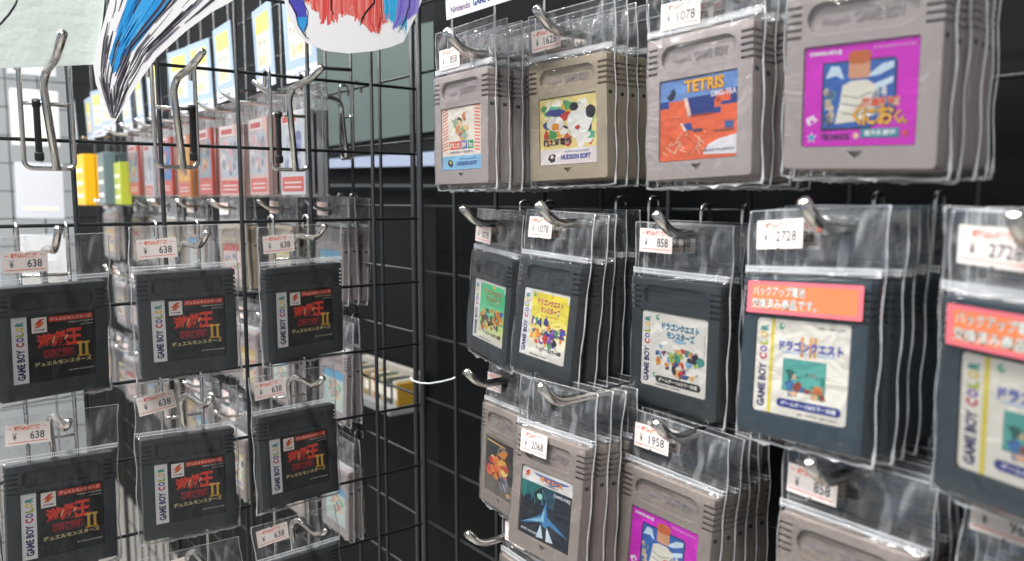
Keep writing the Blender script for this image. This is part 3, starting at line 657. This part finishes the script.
# ------------------------------------------------------------------ signs (viewer at -y)
def sign_mesh():
    b = MB(); w, h = 58, 62
    b.box((-w/2*mm, 0, 0), (w/2*mm, .8*mm, h*mm), ink('93a6b8'), .0)
    b.box((-w/2*mm, -.05*mm, 0), (w/2*mm, 0, 9*mm), ink('c6cad0')); b.box((-20*mm, -.05*mm, 15*mm), (20*mm, 0, 42*mm), ink('cfc9b4')); b.box((-20*mm, -.05*mm, 42*mm), (20*mm, 0, 56*mm), ink('cfc465'))
    b.text('Nintendo', -25*mm, 2.4*mm, -8*mm, 5.6*mm, -.08*mm, ink('5a3050'), .03); b.text('GAME BOY™', -6*mm, 2.4*mm, 17*mm, 6.2*mm, -.08*mm, ink('2c3668'), .05)
    rg = random.Random(2)
    for i in range(7):
        x = -15+i*4.6; z = 34+rg.uniform(-2, 2)
        for _ in range(3):
            x1, z1 = x+rg.uniform(-1.5, 2.2), z+rg.uniform(-3, 3); x2, z2 = x+rg.uniform(-1.5, 2.2), z+rg.uniform(-3, 3)
            d = Vector((x2-x1, z2-z1)); 
            if d.length < 1: continue
            q = Vector((-d.y, d.x)).normalized()*.35
            b.flat([((x1-q.x)*mm, (z1-q.y)*mm), ((x2-q.x)*mm, (z2-q.y)*mm), ((x2+q.x)*mm, (z2+q.y)*mm), ((x1+q.x)*mm, (z1+q.y)*mm)], -.09*mm, ink('2a2c3a'))
    for i in range(6): b.add([((-14+i*5+rg.uniform(-3, 3)+3*math.cos(k))*mm, (-.09-.003*i)*mm, (22+rg.uniform(-3, 3)+3.2*math.sin(k))*mm) for k in range(6)], [list(range(6))], ink(('e8b46a', 'e0a89a', 'f0cf8a')[i % 3]))
    # clear arm that carries the sign
    b.tube([(0, .001, 10*mm), (0, .012, 9*mm), (0, .045, 9*mm)], 1.3*mm, M_CHROME, 8)
    return b.mesh('price_card')
SIGN = sign_mesh()
p1 = at(0, -.062, 446.5, 22); 
o = mobj('shelf_sign', SIGN); o.matrix_world = frame('w', (-.062, p1.y-.0335, p1.z+.001), R(0), R(3), R(0)); o.scale = (1.15, 1, 1.15)
tagit(o, 'light blue shelf sign reading Nintendo GAME BOY above the leftmost top stack', 'sign')
FAR = ['nearest the grid corner', 'second from the grid corner', 'third from the grid corner', 'fourth from the grid corner', 'fifth from the grid corner', 'sixth from the grid corner', 'seventh from the grid corner', 'eighth from the grid corner', 'ninth from the grid corner', 'tenth from the grid corner', 'eleventh from the grid corner', 'twelfth from the grid corner', 'thirteenth from the grid corner']
for k in range(12):
    o = mobj('shelf_sign', SIGN); o.matrix_world = frame('w', (-.05+.004*math.sin(k*2.1), .085+.086*k, .077+.003*math.sin(k*1.7)), R(6*math.sin(k*1.3)), R(2), 0); o.scale = (1.05, 1, 1.15)
    tagit(o, 'light blue and yellow shelf sign behind the side grid, '+FAR[k], 'sign', 'signs over the boxed games behind the side grid')
# ------------------------------------------------------------------ boxed games behind the side grid
def boxed(seed, cover, art):
    b = MB(); rg = random.Random(seed); w, h, d = 52, 72, 9
    b.box((-w/2*mm, 0, 0), (w/2*mm, d*mm, h*mm), ink(cover), .0006)
    b.box((-w/2*mm+.003, -.04*mm, .003), (w/2*mm-.003, 0, .016), ink('d8564a')); b.box((-w/2*mm+.003, -.04*mm, .019), (w/2*mm-.003, 0, .060), ink(art[0]))
    for i in range(16):
        x, z = rg.uniform(-17, 17), rg.uniform(24, 54); r = rg.uniform(3, 7); c = art[1+i % (len(art)-1)]
        b.add([((x+r*math.cos(q*.785))*mm, (-.06-.01*i)*mm, (z+r*math.sin(q*.785))*mm) for q in range(8)], [list(range(8))], ink(c))
    for z in (6, 10): b.box((-18*mm, -.07*mm, z*mm), (18*mm, -.04*mm, (z+1.6)*mm), ink('efd9d2'))
    b.box((-22*mm, -.3*mm, 61*mm), (14*mm, -.1*mm, 71*mm), ink('f0e6e2')); b.box((-19*mm, -.35*mm, 63*mm), (10*mm, -.3*mm, 68*mm), ink('cf3a34'))
    bx = b.mesh('box')
    c = MB(); c.box((-w/2*mm-.002, -.0012, -.002), (w/2*mm+.002, d*mm+.001, h*mm+.022), M_BAG, .001)
    c.tube([(-w/2*mm-.002, .004, -.002), (w/2*mm+.002, .004, -.002), (w/2*mm+.002, .004, h*mm+.022), (-w/2*mm-.002, .004, h*mm+.022)], .5*mm, M_SEAM, 5, closed=True)
    return bx, c.mesh('plastic_bag')
BX = [boxed(1, 'd98a4a', ['e8a83c', 'e8c45a', '7a3f4a', 'c98a3c', '5f4a6a']), boxed(2, 'c9584a', ['8f9fae', 'c9b07a', '4a5a6a', 'd8894a', '5f7f8f']),
      boxed(3, 'cf5f50', ['3f7fc0', '5fa0d8', 'd8d4cc', 'd86a5a', '2f5f9f']), boxed(4, 'd8dade', ['c9cfd6', '8f9cc0', '6f78a8', 'e0e2e4', 'a8aeb8']), boxed(5, 'e0b8b0', ['b8bcc4', 'd8a0a0', '7f8494', 'e0d8d4', '9aa0a8'])]
BN = ['amber', 'red and grey', 'red and blue', 'pale grey', 'pink and grey']
def boxed_game(mw, i, label, group):
    r = root('boxed_game', mw, label, 'boxed game', group); mobj('box', BX[i][0], r); mobj('plastic_bag', BX[i][1], r)
order = [3, 4, 4, 1, 0, 2, 3, 1, 3, 0, 4, 3]
for k in range(8):
    for q in range(2):
        boxed_game(frame('w', (-.042+q*.012, .128+.080*k, -.016+.002*math.sin(k*3)), R(3*math.sin(k*2.3)), 0, 0), order[k],
                   ('front' if q == 0 else 'rear')+' '+BN[order[k]]+' boxed game, '+FAR[k]+' behind the side grid', 'boxed games behind the side grid')
    hook(frame('w', (XP, .128+.080*k, .070)), .078, (11, 8.5), 'chrome hook of the boxed games, '+FAR[k], 'chrome hooks behind the side grid')
# yellow and other boxes further away
def plainbox(name, mw, w, h, d, c, label, cat, group, n=3):
    b = MB(); b.box((-w/2, 0, 0), (w/2, d, h), ink(c), .001)
    for i in range(n): b.box((-w*.38, -.0002, h*(.15+.25*i)), (w*.38, 0, h*(.22+.25*i)), ink('e8e2d0'))
    o = b.obj(name); o.matrix_world = mw; tagit(o, label, cat, group); return o
for i in range(4):
    plainbox('carton', frame('w', (-.062+.0195*i, .985, -.03), R(-4)), .075, .085, .018, 'e8b21e', ('front', 'second', 'third', 'rearmost')[i]+' yellow carton hanging behind the side grid beyond the boxed games', 'carton', 'yellow cartons')
for i in range(3):
    plainbox('carton', frame('w', (-.055+.021*i, .84, -.028), R(3)), .06, .08, .018, '5f6f70', ('front', 'middle', 'rear')[i]+' dark grey green carton right of the yellow cartons', 'carton', 'dark cartons')
plainbox('carton', frame('w', (-.05, .755, -.028), R(3)), .05, .062, .015, 'a3ad38', 'lime green carton between the dark cartons and the boxed games', 'carton', None)
# ------------------------------------------------------------------ far cartridge stacks on the rear grid
rg = random.Random(77)
rows = {'upper': (-.112, 'g'), 'lower': (-.222, 'mix'), 'lowest': (-.333, 'mix')}
for rn, (zb, kd) in rows.items():
    for k in range(12 if rn == 'upper' else 11):
        yc = .138+.080*k; xf = -.006 if k == 0 else rg.uniform(-.045, -.015); n = 2 if k else (3 if rn == 'upper' else 2)
        lab = 'cyan' if (k == 0 or rg.random() < .4) else rg.choice(['tan', 'red', 'colour'])
        sh = 'g' if k == 0 and rn != 'lowest' else (rg.choice(['g', 'gd', 'g', 'c']) if kd == 'mix' else rg.choice(['g', 'g', 'gt']))
        for i in range(n):
            cartridge(frame('w', (xf+i*.0095, yc+(0 if i == 0 else rg.uniform(-.002, .002)), zb+rg.uniform(-.002, .002)), R(rg.uniform(-5, 5) if k else 0), R(rg.uniform(-2, 2)), R(rg.uniform(-2, 2))),
                      sh, lab, ('front', 'second', 'rearmost')[i if i < n-1 else 2]+' bagged cartridge, '+rn+' row behind side grid, stack '+FAR[k],
                      'bagged cartridges behind the side grid, '+rn+' row', rg.choice(['638', '858', '1078']) if i == 0 else None, tagpos=(-27, 76))
        hook(frame('w', (XP, yc, zb+.083)), XP-xf+.009, (11, 8.5), 'chrome hook, '+rn+' row behind the side grid, '+FAR[k], 'chrome hooks behind the side grid')
# ------------------------------------------------------------------ second side grid far behind, with pale packs
FY = 1.16
grid('far_side_wire_grid', (0, FY, 0), (-1, 0, 0), 0, 17, .04, .05, -.005, .05, -14, 14, 'thin black wire grid panel standing across the far left background', (.0, .9), rv=1.1*mm, rh=.9*mm)
pk = 0
for r_, z in enumerate((.20, .075, -.055, -.185, -.32)):
    for c_ in range(6):
        x = -.10-.105*c_; col = ['c9ccd4', 'e2cfd0', '8f9aa8', 'd8dadc', 'e6d9cf', 'b4c0cc'][(c_*2+r_*3) % 6]
        o = plainbox('blister_pack', frame('f', (x, FY-.03, z), 0, 0, R(2*math.sin(pk))), .075, .10, .02, col, 'pale pack on far grid, '+['top', 'second', 'third', 'fourth', 'bottom'][r_]+' row, '+['first', 'second', 'third', 'fourth', 'fifth', 'sixth'][c_]+' from right post', 'blister pack', 'pale packs on the far grid', 1)
        pk += 1
# ------------------------------------------------------------------ hand drawn cutouts (plane just in front of the side grid)
YC = -.013
def L2(px, y=YC): p = at(1, y, px[0], px[1]); return (p.x, p.z)
class Paper(MB):
    def sheet(s, pts, m, y=YC, th=.5*mm): s.ext([[L2(p) for p in pts]], y, y+th, m); s.y = y
    def fill(s, pts, c, l=1):
        from mathutils.geometry import tessellate_polygon
        P = [L2(p) for p in pts]; tr = tessellate_polygon([[Vector((a, b, 0)) for a, b in P]]); s.add([(x, s.y-.03*mm*l, z) for x, z in P], tr, ink(c))
    def line(s, pts, w, c, l=2):
        P = [Vector(L2(p)) for p in pts]; n = len(P); vs = []
        for i, p in enumerate(P):
            t = P[min(i+1, n-1)]-P[max(i-1, 0)]; q = Vector((-t.y, t.x)).normalized()*w*mm/2*(1 if 0 < i < n-1 else .45)
            vs += [(p.x-q.x, s.y-.03*mm*l, p.y-q.y), (p.x+q.x, s.y-.03*mm*l, p.y+q.y)]
        s.add(vs, [(2*i, 2*i+1, 2*i+3, 2*i+2) for i in range(n-1)], ink(c))
M_PAPER = mat('laminated_paper', 'faf8f9', .3, coat=.5, bump=.1, bscale=60)
M_SHEET = mat('pale_green_sheet', 'd3ddd6', .28, coat=.6, bump=.5, bscale=160, mottle=.04)
rg = random.Random(15)
p = Paper(); p.sheet([(-60, -60), (112, -60), (104, 20), (97, 63.5), (40, 66), (-60, 69)], M_SHEET, y=-.009)
p.line([(-8, 32), (2, 22), (10, 13), (16, 4), (20, -6)], 1.1, '2a2730', 1); p.y = -.009
tagit(p.obj('glossy_sheet'), 'pale green glossy laminated sheet in the top left corner with a curved black line', 'sheet')
p = Paper(); p.sheet([(112, -60), (110, 0), (99, 40), (93, 62), (96, 84), (106, 108), (113, 126), (121, 112), (136, 86), (156, 58), (186, 31), (212, 12), (229, 3), (250, -12), (300, -60)], M_PAPER)
p.fill([(128, -60), (127, 0), (117, 32), (109, 58), (112.5, 74), (118, 70), (128, 57), (146, 34), (172, 0), (205, -55)], '2f9be0', 1)
p.fill([(140, -60), (138, -10), (134, 22), (128, 40), (140, 30), (158, -4), (172, -60)], '3fa8e8', 1.4)
def wing(t, s):   # t 0 top .. 1 tip ; s 0 left .. 1 right
    l = [(112, -50), (111, 0), (100, 45), (98, 80), (112.5, 122)]; r_ = [(290, -60), (226, 0), (160, 50), (132, 88), (113.5, 123)]
    def q(a, t):
        f = t*(len(a)-1); i = min(int(f), len(a)-2); f -= i; return Vector(a[i])*(1-f)+Vector(a[i+1])*f
    return tuple(q(l, t).lerp(q(r_, t), s))
for i in range(115):
    s0 = rg.uniform(.02, .9); t0 = rg.uniform(.0, .85); dt = rg.uniform(.1, .32)
    col = rg.choice(['3c3a40', '4a484e', '2e2c32', '7a7880', '8f8a92', '5f5668'])
    if .12 < s0 < .5 and t0 < .55 and rg.random() < .8: continue
    p.line([wing(min(.97, t0+dt*f), s0+.03*math.sin(f*2)) for f in (0, .33, .66, 1)], rg.uniform(.5, 1.3), col, 2+i*.01)
for s0 in (.5, .56):
    p.line([wing(f, s0-.1*f) for f in (.05, .3, .5, .7)], 1.4, rg.choice(['4a3f52', '3a3540', '5f5068']), 4)
for i in range(24):
    s0 = rg.uniform(.14, .45); t0 = rg.uniform(.1, .5); p.line([wing(t0, s0), wing(t0+.12, s0+.01)], .7, rg.choice(['1f6fc0', '1a5fa8', '6fc4f0']), 4.5)
tagit(p.obj('drawn_cutout'), 'hand drawn paper cutout of a pointed wing with blue and black strokes', 'paper cutout')
p = Paper()
p.sheet([(262, -60), (284.5, 0), (289, 18), (297, 32), (307, 43), (326, 51), (348, 53.5), (374, 51), (391, 47), (403.5, 42), (409, 30), (415, 17.6), (422, 0), (438, -60)], M_PAPER)
p.fill([(304, -40), (384, -40), (386, 6), (382, 18), (376, 28), (371, 33), (366, 27), (358, 18), (342, 13), (324, 12), (312, 10)], 'e58078', .5)
p.fill([(384, -40), (424, -40), (418, 2), (411, 14), (404, 24), (396, 25), (386, 16)], '6fb4dc', .5)
for i in range(120):
    x = 306+i*.68+rg.uniform(-2, 2); yb = 15+7*math.sin(x*.12)+(10 if 355 < x < 381 else 0)+rg.uniform(-4, 4)-(8 if x < 318 else 0)
    p.line([(x, -60), (x+rg.uniform(-1, 1), -20), (x+rg.uniform(-2, 2), yb-6), (x+rg.uniform(-2, 2), yb)], rg.uniform(1.2, 2.6), rg.choice(['e0524e', 'd84a46', 'e8736a', 'ee8f86', 'e46a64', 'e98078']), 1+i*.012)
for i in range(40):
    x = 383+i*.55; p.line([(x-8, -60), (x, -10), (x+2, 8), (x+rg.uniform(0, 3), 16+i*.4+rg.uniform(-4, 4))], 1.3, rg.choice(['3fb0e0', '5fc0e8', '2f9fd8']), 3.2+i*.01)
for i in range(34):
    x = 399+i*.62; p.line([(x-4, -60), (x, -10), (x-2, 12), (x-5-rg.random()*4, 30-i*.45)], 1.2, rg.choice(['8a7fd0', '9a8fdc', '7468c0']), 3.8+i*.01)
p.fill([(285, -30), (289, 2), (295, 14), (298, 26), (303, 33.5), (308, 25), (306, 9), (303, 0), (302, -30)], '5552b8', 4.5)
p.fill([(297, 17), (298, 26), (303, 33.5), (308, 25), (307, 17)], '3f9fe0', 4.8)
for q, w in (([(286, -30), (289, 2), (296, 13), (298, 25), (303, 33), (306, 37), (309, 39)], .8), ([(303, -30), (304, 4), (308, 12), (307, 24), (304.5, 31), (306, 37)], .7), ([(332, -20), (331, 3), (331, 9), (334, 15)], 1.2),
             ([(376, -20), (374, 3), (366, 12), (362, 19), (360, 25)], 1.4), ([(380, -20), (381, 5), (382, 16), (378, 28)], .8), ([(410, -20), (409, 6), (405, 20), (398, 33)], .9)):
    p.line(q, w, '26222e', 6)
tagit(p.obj('drawn_cutout'), 'hand drawn rounded paper cutout with red, blue and purple strokes over white', 'paper cutout')
# ------------------------------------------------------------------ backing and room
def struct(name, a, b_, m): b = MB(); b.box(a, b_, m); return b.obj(name, None, kind='structure')
M_BACK = mat('black_backing', '07090b', .6, spec=.15, mottle=.1)
M_WALLF = mat('painted_wall', 'b4b8ba', .8)
bd = at(0, .06, 436, 300)
b = MB(); b.box((.06, -1.2, -.9), (.072, bd.y, .9), M_BACK, .001); tagit(b.obj('backing_board'), 'black backing board behind the right wire grid', 'board')
struct('added_wall_left', (-2.7, -1.6, -1.15), (-2.6, 3.5, 1.5), mat('added_wall_paint', '8f9498', .7))  # unseen opposite wall, added to enrich reflections in the bags
for i, (z_, c_) in enumerate(((-.7, '5b86b8'), (-.15, 'e4e4e2'), (.4, '6fa0cc'), (.95, 'dfe2e4'))):
    struct('reflection_trim_%d' % (i+1), (-2.58, -1.5, z_), (-2.56, 3.3, z_+.34), mat('reflection_band_'+c_, c_, .6))  # unseen blue and white bands, added to vary the bag reflections
M_DW = mat('black_wall', '0b0e10', .6, spec=.15)
struct('wall_right', (.34, -1.4, -1.15), (.40, 3.4, 1.5), M_DW)
struct('wall_back', (-2.6, 3.4, -1.15), (.40, 3.5, 1.5), M_WALLF)
struct('floor', (-2.6, -1.6, -1.2), (.40, 3.5, -1.15), mat('floor_tile', 'a8a39c', .4, mottle=.05, mscale=3))
struct('ceiling', (-2.6, -1.6, 1.5), (.40, 3.5, 1.55), mat('ceiling_panel', 'e8e8e6', .8))
XW = .335
def wallquad(name, pts, c, label, cat, th=.006, x=XW, rough=.5):
    P = [at(0, x, *q) for q in pts]; b = MB(); m = mat('panel_'+c, c, rough)
    vs = [(x, q.y, q.z) for q in P]+[(x+th, q.y, q.z) for q in P]; n = len(P)
    b.add(vs, [list(range(n)), list(range(n, 2*n))[::-1]]+[(i, (i+1) % n, n+(i+1) % n, n+i) for i in range(n)], m)
    return tagit(b.obj(name), label, cat)
wallquad('back_panel', [(300, 48), (440, 20), (440, 130), (300, 150)], '485452', 'grey green panel high on the dark wall behind the grids', 'panel')
wallquad('shelf_strip', [(300, 161), (440, 151), (440, 165.5), (300, 168.5)], '8a93a8', 'pale blue white shelf strip on the dark wall', 'shelf strip', .02, .32)
wallquad('shelf_rail', [(300, 184), (440, 184.5), (440, 187), (300, 186.5)], '3c4042', 'thin grey shelf rail on the dark wall', 'rail', .012, .32)
# low shelf with coloured books seen through both grids
pa, pb = at(0, .25, 350, 372), at(0, .31, 412, 380)
zs = (at(0, .285, 400, 408).z)
b = MB(); b.box((.27, pb.y, zs-.012), (.33, pa.y+.1, zs), mat('shelf_grey', '8a8c8c', .5)); b.box((.322, pb.y, zs), (.334, pa.y+.1, zs+.048), mat('shelf_pale', 'a8a49c', .5))
tagit(b.obj('book_shelf'), 'low grey shelf with a pale top seen through both grids', 'shelf')
yy = pb.y+.002; i = 0; cl = ['a5822e', 'b8b09c', '3a4044', 'ab963a', 'b4a888', '3a4a3c', 'b87a3a', 'c0b8a4', '8a7a5a']
while yy < pa.y+.08:
    w = .008+.004*((i*7) % 3); b = MB(); b.box((.285+.002*(i % 2), yy, zs+.0002), (.320, yy+w-.001, zs+.036+.002*(i % 3)), ink(cl[i % 9]), .0008); b.box((.2845+.002*(i % 2), yy+.002, zs+.01), (.2851+.002*(i % 2), yy+w-.003, zs+.026), ink('efe9dc'))
    o = b.obj('book'); nm = ['mustard', 'cream', 'dark grey', 'yellow', 'beige', 'dark green', 'orange', 'white', 'tan'][i % 9]
    tagit(o, nm+' spined book on the low shelf seen through both grids', 'book', nm+' books on the low shelf'); yy += w; i += 1
# ------------------------------------------------------------------ light
w = bpy.data.worlds.new('world'); sc.world = w; w.use_nodes = True
w.node_tree.nodes['Background'].inputs[0].default_value = (.97, .98, 1, 1); w.node_tree.nodes['Background'].inputs[1].default_value = .45
def area(name, loc, rot, sx, sy, e, c=(1, 1, 1)):
    l = bpy.data.lights.new(name, 'AREA'); l.shape = 'RECTANGLE'; l.size = sx; l.size_y = sy; l.energy = e; l.color = c
    o = bpy.data.objects.new(name, l); COL.objects.link(o); o.location = loc; o.rotation_euler = rot; return o
area('ceiling_tube', (-.75, -.5, 1.42), (0, R(-12), 0), .12, 1.6, 62)
area('ceiling_tube', (-.35, .9, 1.42), (0, 0, 0), .12, 1.4, 30)
area('ceiling_tube', (-1.5, .3, 1.42), (0, R(-30), 0), .12, 1.8, 50)
area('ceiling_tube', (-.9, 2.4, 1.42), (0, 0, 0), .12, 1.4, 34)
